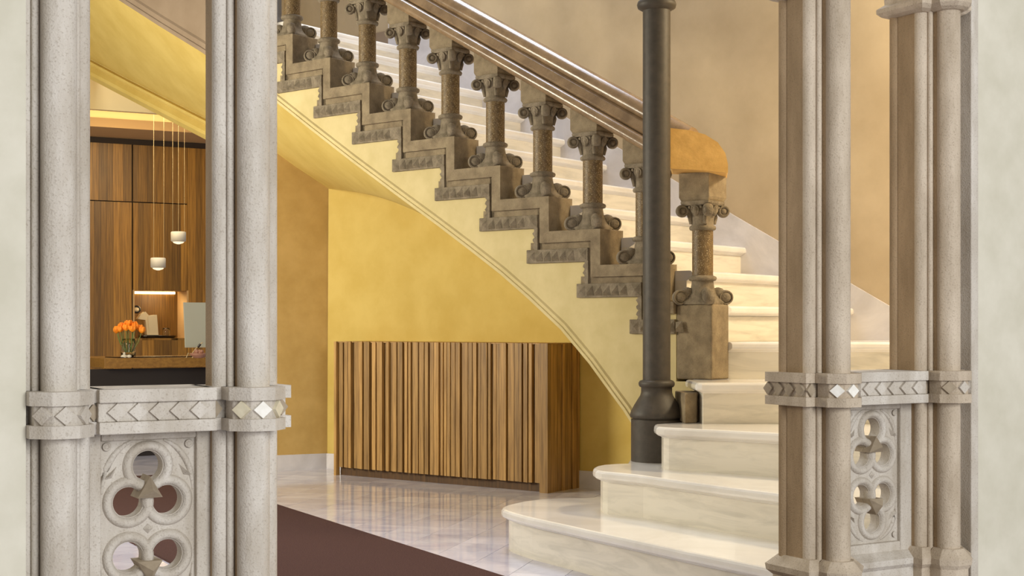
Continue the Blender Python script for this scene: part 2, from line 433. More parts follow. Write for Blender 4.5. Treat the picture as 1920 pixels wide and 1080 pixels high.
for k in range(7, 17):
    c = D8 + GO * k - (0.0 if k > 7 else 0.015)
    L = 0.345 if k < 16 else 0.62
    T[k] = ([v2(nd(cNF, c)), v2(nd(NI, c)), v2(nd(NI, c + L)), v2(nd(cNF, c + L))], 1)
NOSE = [(-0.046, 0.030), (-0.040, 0.020), (-0.036, 0.010), (-0.030, 0.002), (-0.022, 0.0), (-0.010, 0.001), (-0.003, 0.006), (0.0, 0.013)]
for k in range(1, 17):
    poly, nf = T[k]; h = tread_h(k); hp = tread_h(k - 1); n = len(poly)
    rg = []
    for dz, ins in NOSE:
        q = inset(poly, [ins if i < nf else 0.0 for i in range(n)])
        rg.append([Vector((p[0], p[1], h + dz)) for p in q])
    m = MB(); m.rings(rg, True, False)
    m.build('tread', M_tread, stair)
    q = inset(poly, [0.032 if i < nf else 0.0 for i in range(n)])
    if k > 7: q = [(q[i][0], q[i][1]) for i in range(n)]
    m = MB(); m.rings([[Vector((p[0], p[1], hp)) for p in q], [Vector((p[0], p[1], h - 0.046)) for p in q]])
    m.build('riser', M_marble, stair)

# ---- string wall: cream face with the stepped stone coping
near_px = [(520, 191), (581.5, 240), (663, 303.6), (744.5, 364.7), (822, 421.8), (880, 466), (940, 513), (993.5, 560), (1053.7, 617), (1106.6, 680.4), (1145, 733.3), (1172, 770), (1190, 798), (1208, 835), (1218, 870)]
near = [on_string(x, y) for x, y in near_px]
left_px = [(60, -105), (230, 3), (300, 48), (378, 96), (430, 131)]
left = [on_string(x, y) for x, y in left_px]
a_n = 2.74
AR = on_string(1335, 700)[0]                        # right end of the string wall
def led(k): return (GO * k + .143, GO * k + .443, 2.415 - RI * k)
CO = 0.055
def stepline(k0, k1, da, dh):                       # the stepped outline shifted by (-da, -dh)
    out = []
    for k in range(k0, k1 + 1):
        a0, a1, h = led(k)
        out += [(a0 - da, h - dh), (a1 - da, h - dh)]
    return out
top = stepline(-1, 7, CO, CO)
poly = [(left[-1][0], top[0][1])] + top + [(top[-1][0], 0.995), (a_n - .093, 0.995), (a_n - .093, 0.69), (AR, 0.69), (AR, 0.0), (on_string(1222, 880)[0], 0.0)] + near[::-1] + [left[-1]]
structural_string = prism(poly, lambda a, h, t: sp(a, h, t), 0.0, 0.15).build('string_wall', M_string, stair)
coping = stepline(-1, 7, 0, 0)
low = stepline(-1, 7, CO, CO)
cop = coping + [(AR, led(8)[2])] if False else coping
for k in range(-1, 8):                              # one coping stone to each step
    a0, a1, h = led(k); hn = led(k + 1)[2]
    pl = [(a0 - CO, h - CO), (a0 - CO + 0.002, h - CO), (a0, h), (a1, h), (a1, hn), (a1 - CO, hn - CO), (a1 - CO, h - CO)]
    pl = [(a0 - CO, h - CO), (a0, h), (a1, h), (a1, hn), (a1 - CO, hn - CO), (a1 - CO, h - CO)]
    m = prism(pl, lambda a, hh, t: sp(a, hh, t), -0.022, 0.17)
    o = m.build('coping_stone', M_st, stair, bevel=0.004)
prism([(led(8)[0] - CO, 0.995), (led(8)[0], 1.05), (a_n - .094, 1.05), (a_n - .094, 0.995)], lambda a, hh, t: sp(a, hh, t), -0.022, 0.15).build('coping_stone', M_st, stair, bevel=0.004)
# dentil bands, wavy upright mouldings
def wave(n): return 0.004 * math.sin(n * 2.4)
for k in range(-1, 9):
    a_l = GO * k; hb = 2.2634 - RI * k; ht = hb + 0.066
    a_r = GO * k + .366
    if k == 8: a_r = a_n - .0935
    m = MB().box(lambda a, t, h: sp(a, h, t), a_l, a_r, -0.014, 0.01, hb, ht)
    band = m.build('dentil_band', M_st2, stair, bevel=0.003)
    m = MB()                                         # square end stones and pyramids between them
    cells = [(a_l + 0.004, a_l + 0.052)] + [(a_l + 0.062 + i * 0.047, a_l + 0.062 + i * 0.047 + 0.043) for i in range(5)] + [(a_r - 0.056, a_r - 0.006)]
    for i, (c0, c1) in enumerate(cells):
        ca = (c0 + c1) / 2; m = MB()
        if i in (0, len(cells) - 1):
            q = [sp(c0, hb + 0.006, -0.0135), sp(c1, hb + 0.006, -0.0135), sp(c1, ht - 0.006, -0.0135), sp(c0, ht - 0.006, -0.0135), sp(ca, (hb + ht) / 2, -0.024)]
            m.add(q, [(0, 1, 4), (1, 2, 4), (2, 3, 4), (3, 0, 4), (3, 2, 1, 0)])
        else:
            q = [sp(c0, hb + 0.008, -0.0135), sp(c1, hb + 0.008, -0.0135), sp(c1 - 0.01, ht - 0.008, -0.0135), sp(c0, ht - 0.012, -0.0135), sp(c0 + 0.012, hb + 0.022, -0.034)]
            m.add(q, [(0, 1, 4), (1, 2, 4), (2, 3, 4), (3, 0, 4), (3, 2, 1, 0)])
        m.build('dentil', M_st2, band)
    if k < 8:
        a1 = led(k)[1] - CO; x0, x1 = a1 - 0.050, a1 - 0.020
        h1 = hb + 0.004; h0 = 2.2634 - RI * (k + 1) + 0.06
        rg = []
        for i in range(13):
            hh = h1 + (h0 - h1) * i / 12; w = 0.007 * math.sin(i * 1.9 + k)
            rg.append([sp(x0 + w, hh, 0.008), sp(x0 + w + 0.004, hh, -0.012), sp(x1, hh, -0.014), sp(x1, hh, 0.008)])
        m = MB(); m.rings(rg); m.build('upright_moulding', M_st2, stair)
    # dark groove bed between coping and band
    a0, a1, h = led(k)
    if k < 8:
        m = MB().box(lambda a, t, hh: sp(a, hh, t), a_l + 0.02, a1 - CO, -0.004, 0.004, ht - 0.004, h - CO + 0.004)
        m.box(lambda a, t, hh: sp(a, hh, t), a1 - CO - 0.026, a1 - CO + 0.002, -0.004, 0.004, 2.2634 - RI * (k + 1) + 0.05, h - CO)
        m.build('groove_bed', M_st, stair)
# lower edge moulding of the string
def edge_mould(pts, name, mat, w=0.042):
    rg = []
    for i, (a, h) in enumerate(pts):
        p0 = pts[max(0, i - 1)]; p1 = pts[min(len(pts) - 1, i + 1)]
        t = Vector((p1[0] - p0[0], p1[1] - p0[1])).normalized(); nn = Vector((-t.y, t.x)); nn = nn if nn.y > 0 else -nn
        def q(o_, off): return sp(a + nn.x * o_, h + nn.y * o_, off)
        rg.append([q(-0.002, 0.03), q(-0.002, -0.012), q(0.3 * w, -0.014), q(0.36 * w, -0.007), q(0.75 * w, -0.010), q(w, 0.004), q(w, 0.03)])
    m = MB(); m.rings(rg, True, False)
    return m.build(name, mat, stair)
edge_mould([left[-1]] + near, 'string_moulding', M_string)
# the plain raking string further up
poly = left + [(led(-1)[0] - CO - 0.0, left[-1][1]), (led(-1)[0] - CO, 4.2), (left[0][0], 4.6)]
prism(poly, lambda a, h, t: sp(a, h, t), 0.0, 0.14).build('upper_string', M_taupe, stair)
edge_mould(left, 'upper_string_moulding', M_taupe, 0.07)
# soffit: ruled surface between the string edge and the walls behind
near_all = [on_string(60, -105), on_string(230, 3), on_string(378, 96)] + near
far_all = [nd(NB, d, h) for d, h in beam_hi] + [wa(l, 0.0, h) for l, h in farA[3:]] + [wb(l, 0.0, h) for l, h in farB[1:]]
def resample(pts, n):
    d = [0]
    for a, b in zip(pts, pts[1:]): d.append(d[-1] + (b - a).length)
    out = []
    for i in range(n):
        t = d[-1] * i / (n - 1); k = 0
        while k < len(d) - 2 and d[k + 1] < t: k += 1
        f = (t - d[k]) / max(1e-9, d[k + 1] - d[k]); out.append(pts[k].lerp(pts[k + 1], min(1, f)))
    return out
nr3 = [sp(a, h, 0.02) for a, h in near_all]
kn = 6                                              # near index that corresponds to the wall corner
ncut = [i for i, p in enumerate(near_px) if p[0] <= 744.5][-1] + 3
NA = resample(nr3[:ncut + 1], 14) + resample(nr3[ncut:], 14)[1:]
FA = resample(far_all[:7], 14) + resample(far_all[6:], 14)[1:]
m = MB(); nrow = 8; vs = []
for a, b in zip(NA, FA):
    for j in range(nrow + 1): vs.append(a.lerp(b, j / nrow))
fs = [(i * (nrow + 1) + j, i * (nrow + 1) + j + 1, (i + 1) * (nrow + 1) + j + 1, (i + 1) * (nrow + 1) + j) for i in range(len(NA) - 1) for j in range(nrow)]
m.add(vs, fs, True)
sof = m.build('soffit', M_yel, stair)
# landing edge strip along the top of the flight is part of tread 16

# ---- stone block at the foot of the string
blk = MB(); ca, sa = math.cos(math.radians(20)), math.sin(math.radians(20))
c0 = ground(1291, 795, .525)
blk.box(lambda a, b, h: Vector((c0[0] + a * ca * 0.5 - b * sa * 0.2 + 0.25 * a, c0[1] + a * 0.55 + b, h)), 0, 0.065, 0, 0.2, .525, .654)
blk = MB().hexa([Vector((*p, .525)) for p in ((.735, 5.86), (.79, 5.90), (.83, 6.08), (.72, 6.10))] + [Vector((*p, .654)) for p in ((.735, 5.86), (.79, 5.90), (.83, 6.08), (.72, 6.10))])
blk.build('string_foot_block', M_st, stair, bevel=0.006)

# ================================================================== BALUSTERS
NX = Vector((N2.x, N2.y, 0)); DX = Vector((-D2.x, -D2.y, 0)); UZ = Vector((0, 0, 1))
def bal_parts(root, base, flat_top=None):
    """base: world point on the ledge under the axis; axes: DX down the stair, NX across."""
    B = Vector(base)
    def L(a, n, h): return B + DX * a + NX * n + UZ * h
    # base: square plinth edge, scotia and four corner leaves
    m = MB()
    sq = [(-1, -1), (1, -1), (1, 1), (-1, 1)]
    def ringsq(r, h, k=8, e=0.55):                   # rounded square loop
        out = []
        for i in range(32):
            t = 2 * math.pi * i / 32; c, s = math.cos(t), math.sin(t)
            q = r / (abs(c) ** k + abs(s) ** k) ** (1 / k)
            out.append(L(q * c, q * s, h))
        return out
    def ringc(r, h): return [L(r * math.cos(2 * math.pi * i / 32), r * math.sin(2 * math.pi * i / 32), h) for i in range(32)]
    m.rings([ringsq(0.078, 0.0), ringsq(0.080, 0.012), ringsq(0.072, 0.022, 4), ringsq(0.066, 0.032, 3), ringc(0.060, 0.05), ringc(0.053, 0.075), ringc(0.049, 0.10), ringc(0.049, 0.108)], True, True)
    for a, n in sq:
        d = (DX * a + NX * n).normalized(); p = d.cross(UZ)
        m.ball(L(a * 0.072, n * 0.072, 0.034), (0.036, 0.026, 0.030), (d, p, UZ), 12, 7)
        m.ball(L(a * 0.050, n * 0.050, 0.052), (0.034, 0.022, 0.026), (d, p, UZ), 10, 6)
        m.torus(L(a * 0.074, n * 0.074, 0.032), 0.029, 0.006, (d, UZ, p), 18, 6, 4.0)
    m.build('baluster_base', M_st2, root)
    m = MB(); m.lathe(B, [(0.046, 0.104), (0.060, 0.108), (0.064, 0.116), (0.062, 0.124), (0.052, 0.129), (0.047, 0.131)]); m.build('lower_ring', M_st2, root)
    m = MB(); m.lathe(B, [(0.0475, 0.130), (0.0475, 0.335)]); m.build('shaft', M_gr, root)
    # capital: necking ring, bell, corner volutes and mid leaves, abacus
    m = MB()
    m.lathe(B, [(0.046, 0.332), (0.058, 0.336), (0.061, 0.344), (0.058, 0.352), (0.050, 0.356), (0.050, 0.372), (0.054, 0.400), (0.064, 0.43), (0.074, 0.452)])
    for a, n in sq:
        d = (DX * a + NX * n).normalized(); p = d.cross(UZ)
        c = L(a * 0.067, n * 0.067, 0.420)
        m.torus(c, 0.021, 0.0080, (d, UZ, p), 22, 8, 2.4)
        m.ball(c, (0.019, 0.020, 0.019), (d, p, UZ), 12, 6)
        m.tube([L(a * 0.036, n * 0.036, 0.362), L(a * 0.040, n * 0.040, 0.395), L(a * 0.047, n * 0.047, 0.425), L(a * 0.060, n * 0.060, 0.446)], [0.010, 0.013, 0.013, 0.009], 8)
    for a, n in ((1, 0), (-1, 0), (0, 1), (0, -1)):
        d = (DX * a + NX * n).normalized(); p = d.cross(UZ)
        m.ball(L(a * 0.060, n * 0.060, 0.424), (0.014, 0.017, 0.028), (d, p, UZ), 12, 7)
        m.torus(L(a * 0.066, n * 0.066, 0.424), 0.018, 0.004, (p, (UZ + d * .2).normalized(), d), 20, 6, 1.0)
        for s_ in (-1, 1):
            e = p * (0.030 * s_)
            m.ball(L(a * 0.062, n * 0.062, 0.436) + e, (0.008, 0.008, 0.008), (d, p, UZ), 8, 5)
    m.rings([ringsq(0.074, 0.444, 5), ringsq(0.078, 0.452, 8), ringsq(0.078, 0.462, 8)], True, False)
    m.build('capital', M_st2, root)
    # impost block up to the rail
    m = MB(); hw = 0.078; sl_ = 0.566
    def rl(a): return (0.537 - sl_ * a + 0.015) if flat_top is None else flat_top
    m.rings([[L(q * 0.070, w * 0.070, 0.462) for q, w in sq], [L(q * hw, w * hw, 0.480) for q, w in sq], [L(q * hw, w * hw, rl(q * hw)) for q, w in sq]])
    m.build('impost', M_st, root, bevel=0.003)

positions = []
for k in range(7, -2, -1):
    positions.append((k, sp(GO * k + .333, led(k)[2], 0.075)))
words = {7: 'stone baluster mostly hidden behind the dark iron column', 6: 'first full stone baluster left of the iron column', 5: 'second full stone baluster left of the iron column',
         4: 'third full stone baluster left of the iron column', 3: 'fourth full stone baluster left of the iron column', 2: 'fifth full stone baluster left of the iron column',
         1: 'sixth full stone baluster left of the iron column', 0: 'stone baluster cut off at its shaft top, second from the stair top', -1: 'topmost stone baluster beside the left stone pier'}
first = None
for k, p in positions:
    if first is None:
        first = thing('stone_baluster', p, words[k], 'baluster', 'stone balusters of the stair rail')
        bal_parts(first, p)
        continue
    c = first.copy(); C.objects.link(c); c.location = p; c['label'] = words[k]
    for ch in list(first.children):
        d = ch.copy(); C.objects.link(d); d.parent = c
# newel: plinth on the fourth tread, baluster-like column, impost with level top
a_n = 2.74; pn = sp(a_n, 0.70, 0.075)
newel = thing('newel_post', pn, 'stone newel post with carved capital at the foot of the stair rail', 'post')
m = MB(); m.box(lambda a, n, h: sp(a, h, n), a_n - 0.093, a_n + 0.093, 0.0, 0.15, 0.70, 1.036); m.build('plinth', M_st, newel, bevel=0.008)
bal_parts(newel, sp(a_n, 1.036, 0.075), 0.588)

# ================================================================== HANDRAIL
rail = thing('handrail', sp(1.4, 2.3, 0.07), 'polished brown stone handrail sloping down to the newel', 'handrail')
def rail_h(a): return 1.932 - 0.566 * (a - 2.135)
def rail_sweep(section, a0, a1, name, mat, smooth=False):
    rg = []
    for a in (a0, (a0 + a1) / 2, a1):
        rg.append([sp(a, rail_h(a) + v, n) for n, v in section])
    m = MB(); m.rings(rg, True, smooth)
    return m.build(name, mat, rail)
sec = [(0.17, 0.0), (0.0, 0.0)]
for i in range(9):
    t = -math.pi / 2 - math.pi * i / 8
    sec.append((0.0 + 0.028 * math.cos(t), 0.036 + 0.032 * math.sin(t)))
sec += [(0.17, 0.068)]
sec = [(0.175, 0.002), (0.0, 0.002)] + [(-0.004 - 0.028 * math.sin(math.pi * i / 8), 0.036 - 0.033 * math.cos(math.pi * i / 8)) for i in range(9)] + [(0.012, 0.072), (0.175, 0.072)]
rail_sweep(sec, -0.9, 2.62, 'lower_roll', M_rail, True)
rail_sweep([(0.006, 0.07), (0.002, 0.082), (0.0, 0.088), (0.014, 0.128), (0.03, 0.14), (0.14, 0.14), (0.16, 0.07)], -0.9, 2.62, 'rail_fascia', M_rail)
sec = [(0.08 + 0.058 * math.cos(2 * math.pi * i / 24), 0.170 + 0.052 * math.sin(2 * math.pi * i / 24)) for i in range(24)]
rail_sweep(sec, -0.9, 2.69, 'upper_roll', M_rail, True)
# rounded end block of the rail, turned to the entrance
z0, z1 = 6.05, 6.27
px = [(1257, 240), (1292, 244), (1322, 252), (1346, 267), (1360, 287), (1365, 308), (1365, 324), (1336, 321), (1300, 318), (1257, 316)]
pf = [at(x, y, z0) for x, y in px]
m = MB(); m.rings([pf, [p + Vector((0.03, z1 - z0, 0)) for p in pf]])
m.build('rail_end_block', M_block, rail, 'rounded end block with lamplight in its honey colour', bevel=0.008)

# ================================================================== IRON COLUMNS
def iron_column(base, label, top=3.9, low=0.35, full=True):
    t = thing('iron_column', base, label, 'column', 'dark iron columns')
    b = Vector((base[0], base[1], 0))
    m = MB(); m.lathe(b, [(0.112, low), (0.112, low + 0.182)], 32); m.build('drum', M_iron, t)
    h = low + 0.182
    m = MB(); m.lathe(b, [(0.106, h), (0.106, h + 0.006), (0.115, h + 0.010), (0.117, h + 0.020), (0.111, h + 0.038), (0.098, h + 0.062), (0.084, h + 0.085), (0.072, h + 0.104), (0.068, h + 0.118), (0.068, h + 0.14), (0.074, h + 0.142), (0.079, h + 0.150), (0.079, h + 0.160), (0.074, h + 0.168), (0.062, h + 0.172)], 32)
    m.build('column_base', M_iron, t)
    m = MB(); m.lathe(b, [(0.0605, h + 0.17), (0.0605, 2.33)], 32); m.build('column_shaft', M_iron, t)
    m = MB(); m.lathe(b, [(0.0605, 2.315), (0.068, 2.320), (0.082, 2.328), (0.086, 2.342), (0.082, 2.356), (0.070, 2.364), (0.068, 2.40), (0.075, 2.5), (0.085, 2.56), (0.066, 2.58), (0.062, top)], 32); m.build('column_collar', M_iron, t)
    return t
iron_column((0.632, 6.03, 0.35), 'dark iron column with ringed base standing on the second step')
ucol = thing('iron_post', (-1.45, 8.32, 2.72), 'thin dark post on the landing behind the topmost baluster', 'post')
MB().lathe((-1.45, 8.32, 0), [(0.075, 2.72), (0.075, 2.78), (0.06, 2.80), (0.06, 4.2)], 24).build('post_shaft', M_iron, ucol)
MB().lathe((-1.45, 8.32, 0), [(0.062, 3.0), (0.07, 3.01), (0.07, 3.03), (0.062, 3.04)], 24).build('post_ring', M_iron, ucol)

# ================================================================== ARCADE (stone piers, parapets, plain wall)
BAND0, BAND1 = 0.730, 0.817
BASE0, BASE1 = 0.288, 0.330
CAP0 = 1.812
def octa(r, h, c=(0, 0)):
    R = r / math.cos(math.pi / 8)
    return [(c[0] + R * math.cos(math.pi / 8 + math.pi / 4 * i), c[1] + R * math.sin(math.pi / 8 + math.pi / 4 * i)) for i in range(8)]
def diamond(fn_c, ex, nrm, hw, hh, mat, parent):
    """fn_c: centre on the face, ex: unit vector along the face, nrm: outward normal"""
    c = Vector(fn_c); m = MB()
    b = [c - ex * hw, c - UZ * hh, c + ex * hw, c + UZ * hh]
    b = [p - nrm * 0.006 for p in b]; tq = [c + (p - c) * 0.93 + nrm * 0.002 for p in [q + nrm * 0.006 for q in b]]
    m.rings([b, tq]); return m.build('diamond', mat, parent)
def W3(v): return Vector((W2.x * v[0] + I2.x * v[1], W2.y * v[0] + I2.y * v[1], 0))

def pier(s0, label, depth=0.165, mats=None, left_side=True, back_roll=True, stone=None, core=None):
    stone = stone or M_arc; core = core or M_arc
    t = thing('stone_pier', wp(s0, 0.05, 0), label, 'pier', 'grey stone piers of the arcade')
    def P(x, y, h): return wp(s0 + x, y, h)
    half = [(-.067, depth), (-.067, .05), (-.046, .05), (-.046, .034), (-.030, .034), (-.030, .012)]
    outline = half + [(-x, y) for x, y in half[::-1]]
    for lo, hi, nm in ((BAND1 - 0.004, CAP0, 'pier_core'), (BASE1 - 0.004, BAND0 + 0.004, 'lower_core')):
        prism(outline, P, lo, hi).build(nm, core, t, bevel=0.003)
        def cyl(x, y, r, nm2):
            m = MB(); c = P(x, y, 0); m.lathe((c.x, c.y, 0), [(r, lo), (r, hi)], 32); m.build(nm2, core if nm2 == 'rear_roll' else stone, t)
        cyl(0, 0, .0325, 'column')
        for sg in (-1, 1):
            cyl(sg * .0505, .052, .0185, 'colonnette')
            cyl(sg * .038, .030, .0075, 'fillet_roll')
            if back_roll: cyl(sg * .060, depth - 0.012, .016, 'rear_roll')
    # belt course
    oc = octa(.056, 0)
    bx = [(-.086, .025), (.086, .025), (.086, depth + .03), (-.086, depth + .03)]
    m = MB()
    for lo, hi, grow in ((BAND0, BAND0 + .024, .004), (BAND0 + .024, BAND1 - .026, -.005), (BAND1 - .026, BAND1, .004)):
        m.rings([[P(p[0] * (1 + grow / .056), p[1] * (1 + grow / .056), lo) for p in oc], [P(p[0] * (1 + grow / .056), p[1] * (1 + grow / .056), hi) for p in oc]])
        g = grow
        bb = [(-.086 - g, .025 - g), (.086 + g, .025 - g), (.086 + g, depth + .03 + g), (-.086 - g, depth + .03 + g)]
        m.rings([[P(p[0], p[1], lo) for p in bb], [P(p[0], p[1], hi) for p in bb]])
    belt = m.build('belt_course', stone, t, bevel=0.002)
    hc = (BAND0 + .024 + BAND1 - .026) / 2; hh = (BAND1 - BAND0 - .05) / 2
    mats = mats or [M_arc, M_arc, M_arc, M_arc]
    for i, ang in enumerate((-math.pi, -math.pi * .75, -math.pi / 2, -math.pi / 4)):
        nn = (math.cos(ang), math.sin(ang)); ex = (-nn[1], nn[0])
        if i == 0: continue
        diamond(P(nn[0] * .056, nn[1] * .056, hc), W3(ex), W3(nn), .0205, hh, mats[i], belt)
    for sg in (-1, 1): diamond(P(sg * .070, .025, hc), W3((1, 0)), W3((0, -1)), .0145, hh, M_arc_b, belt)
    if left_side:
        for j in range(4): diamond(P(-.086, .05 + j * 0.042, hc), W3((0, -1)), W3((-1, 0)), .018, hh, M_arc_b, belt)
    # base moulding with a chamfered top, and the plinth below
    def loop(r, o, h): return [P(p[0] * r / .056, p[1] * r / .056, h) for p in oc], [P(x, y, h) for x, y in ((-.07 - o, .03 - o), (.07 + o, .03 - o), (.07 + o, depth + o), (-.07 - o, depth + o))]
    m = MB()
    for seq in (0, 1):
        m.rings([loop(.052, .012, BASE0 - .012)[seq], loop(.060, .024, BASE0)[seq], loop(.062, .026, BASE0 + .016)[seq], loop(.040, .002, BASE1)[seq]])
    m.build('base_moulding', stone, t)
    m = MB()
    for seq in (0, 1): m.rings([loop(.052, .012, 0)[seq], loop(.052, .012, BASE0 - .012)[seq]])
    m.build('plinth', stone, t, bevel=0.003)
    # capital: ring moulding and block above
    m = MB()
    for seq in (0, 1):
        m.rings([loop(.040, .002, CAP0 - .006)[seq], loop(.052, .016, CAP0)[seq], loop(.060, .026, CAP0 + .010)[seq], loop(.060, .026, CAP0 + .022)[seq], loop(.046, .010, CAP0 + .034)[seq], loop(.05, .014, CAP0 + .12)[seq], loop(.075, .04, CAP0 + .17)[seq], loop(.075, .04, CAP0 + .21)[seq]])
    m.build('pier_capital', stone, t)
    return t
S_LJ, S_LM, S_RP, S_RJ = -1.973, -1.590, 0.0, 0.4078
pier(S_LJ, 'stone pier at the far left between plaster wall and narrow window', 0.15)
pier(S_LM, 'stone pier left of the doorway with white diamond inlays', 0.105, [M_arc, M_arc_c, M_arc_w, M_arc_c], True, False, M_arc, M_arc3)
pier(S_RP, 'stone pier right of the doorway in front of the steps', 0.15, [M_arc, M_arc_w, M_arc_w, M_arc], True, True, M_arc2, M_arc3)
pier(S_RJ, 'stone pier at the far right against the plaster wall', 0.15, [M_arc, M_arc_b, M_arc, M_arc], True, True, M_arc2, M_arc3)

def parapet(s0, s1, label):
    t = thing('tracery_parapet', wp((s0 + s1) / 2, 0.09, BASE0), label, 'parapet', 'trefoil parapets under the windows')
    sc_ = (s0 + s1) / 2; hwid = (s1 - s0) / 2 - .06
    # sill course with diamonds
    m = MB()
    for lo, hi, g in ((BAND0, BAND0 + .024, .004), (BAND0 + .024, BAND1 - .026, -.005), (BAND1 - .026, BAND1, .004)):
        m.box(lambda a, b, h: wp(a, b, h), s0 + .075, s1 - .075, .004 - g, .17, lo, hi)
    sill = m.build('sill_course', M_arc, t, bevel=0.002)
    hc = (BAND0 + .024 + BAND1 - .026) / 2; hh = (BAND1 - BAND0 - .05) / 2
    n = 5; step = (s1 - s0 - .18) / n
    for i in range(n):
        diamond(wp(s0 + .09 + step * (i + .5), .004, hc), W3((1, 0)), W3((0, -1)), .0205, hh, M_arc, sill)
    # pierced panel
    T0, T1 = 0.085, 0.120
    cu = bpy.data.curves.new('panel_curve', 'CURVE'); cu.dimensions = '2D'; cu.fill_mode = 'BOTH'
    def poly_spline(pts):
        s_ = cu.splines.new('POLY'); s_.points.add(len(pts) - 1)
        for p, q in zip(s_.points, pts): p.co = (q[0], q[1], 0, 1)
        s_.use_cyclic_u = True
    poly_spline([(-hwid, BASE0), (hwid, BASE0), (hwid, BAND0 + .002), (-hwid, BAND0 + .002)])
    HC = 0.532
    holes = [(0, .658), (-.0395, .587), (.0395, .587), (-.0395, 2 * HC - .587), (.0395, 2 * HC - .587), (0, 2 * HC - .658)]
    for x, h in holes: poly_spline([(x + .0305 * math.cos(2 * math.pi * i / 40), h + .0305 * math.sin(2 * math.pi * i / 40)) for i in range(40)])
    cu.extrude = (T1 - T0) / 2
    tmp = bpy.data.objects.new('tmp', cu); C.objects.link(tmp)
    bpy.context.view_layer.update()
    me = bpy.data.meshes.new_from_object(tmp.evaluated_get(bpy.context.evaluated_depsgraph_get()))
    bpy.data.objects.remove(tmp)
    m = MB(); m.add([wp(sc_ + v.co.x, (T0 + T1) / 2 - v.co.z, v.co.y) for v in me.vertices], [tuple(p.vertices) for p in me.polygons])
    m.build('pierced_panel', M_arc, t)
    A = (W3((1, 0)), UZ, W3((0, -1)))
    for x, h in holes:
        m = MB(); m.torus(wp(sc_ + x, T0 + .006, h), .0415, .0110, A, 40, 12, 1.5); m.build('tracery_ring', M_arc, t)
    # raised border frame and outer sweeping ribs
    m = MB()
    for x0, x1, y0, y1 in ((-hwid, -.096, BASE0, BAND0), (.096, hwid, BASE0, BAND0), (-.096, .096, BAND0 - .018, BAND0), (-.096, .096, BASE0, BASE0 + .058)):
        m.box(lambda a, b, h: wp(sc_ + a, b, h), x0, x1, T0 - .014, T0 + .01, y0, y1)
    m.build('panel_frame', M_arc, t, bevel=0.004)
    for sy in (1, -1):
        for sx in (1, -1):
            m = MB()
            pts = [wp(sc_ + sx * (.094 - 0.0 * i), T0, HC + sy * (.03 + .10 * i / 6)) for i in range(1)]
            arc = [wp(sc_ + sx * (.092 * math.cos(math.pi / 2 * i / 10) ** 0.9), T0 + .001, HC + sy * (.075 + .108 * math.sin(math.pi / 2 * i / 10))) for i in range(9)]
            m.tube(arc, [0.003 + 0.004 * math.sin(math.pi * i / 8) for i in range(9)], 6)
            m.build('curved_rib', M_arc, t)
        for sx in (1, -1):
            c = wp(sc_ + sx * .083, T0 - .004, HC + sy * .168)
            m = MB(); m.torus(c, .0065, .0022, A, 16, 6); m.ball(c, (.006, .006, .003), A, 10, 4)
            m.build('corner_boss', M_arc, t)
            m = MB(); b = [wp(sc_ + sx * .094, T0, HC + sy * .10), wp(sc_ + sx * .062, T0, HC + sy * .128), wp(sc_ + sx * .072, T0, HC + sy * .105)]
            ap = wp(sc_ + sx * .077, T0 - .012, HC + sy * .112)
            m.add(b + [ap], [(0, 1, 2), (0, 1, 3), (1, 2, 3), (2, 0, 3)]); m.build('spandrel_leaf', M_arc, t)
    # three-sided star bosses at the heart of each trefoil
    for sy, hcen in ((1, .612), (-1, 2 * HC - .612)):
        m = MB(); cc = wp(sc_, T0 - .002, hcen)
        for tip_t in (0, 1):
            r = .029; yo = T0 - .018 if tip_t == 0 else T1 + .004
            pts = []
            for i in range(3):
                an_ = math.pi / 2 + 2 * math.pi * i / 3 if sy > 0 else -math.pi / 2 + 2 * math.pi * i / 3
                pts.append(wp(sc_ + r * math.cos(an_), yo, hcen - 0.002 * sy + r * math.sin(an_)))
            apx = wp(sc_, T0 - .042 if tip_t == 0 else T1 + .02, hcen)
            m.add(pts + [apx], [(0, 1, 2), (0, 1, 3), (1, 2, 3), (2, 0, 3)])
            back = [p + W3((0, .028 if tip_t == 0 else -.028)) for p in pts]
            m.rings([pts, back])
        m.build('star_boss', M_arc_b, t)
    m = MB(); cc = wp(sc_, T0 - .004, HC)
    q = [wp(sc_ + a, T0 - .001, HC + b) for a, b in ((-.010, 0), (0, -.010), (.010, 0), (0, .010))]
    m.add(q + [wp(sc_, T0 - .010, HC)], [(0, 1, 4), (1, 2, 4), (2, 3, 4), (3, 0, 4), (3, 2, 1, 0)]); m.build('star_rosette', M_arc, t)
    # base course
    m = MB()
    m.rings([[wp(a, b, h) for a, b in ((s0 + .06, .05 - o), (s1 - .06, .05 - o), (s1 - .06, .17), (s0 + .06, .17))] for h, o in ((BASE0 - .012, 0), (BASE0, .012), (BASE0 + .016, .014), (BASE1 - .004, -.03))])
    m.build('base_course', M_arc, t)
    MB().box(lambda a, b, h: wp(a, b, h), s0 + .06, s1 - .06, .05, .17, 0, BASE0 - .012).build('dado', M_arc, t)
    return t
parapet(S_LJ, S_LM, 'pierced trefoil parapet under the left window, seen almost face on')
parapet(S_RP, S_RJ, 'pierced trefoil parapet under the right window, half hidden by its pier')

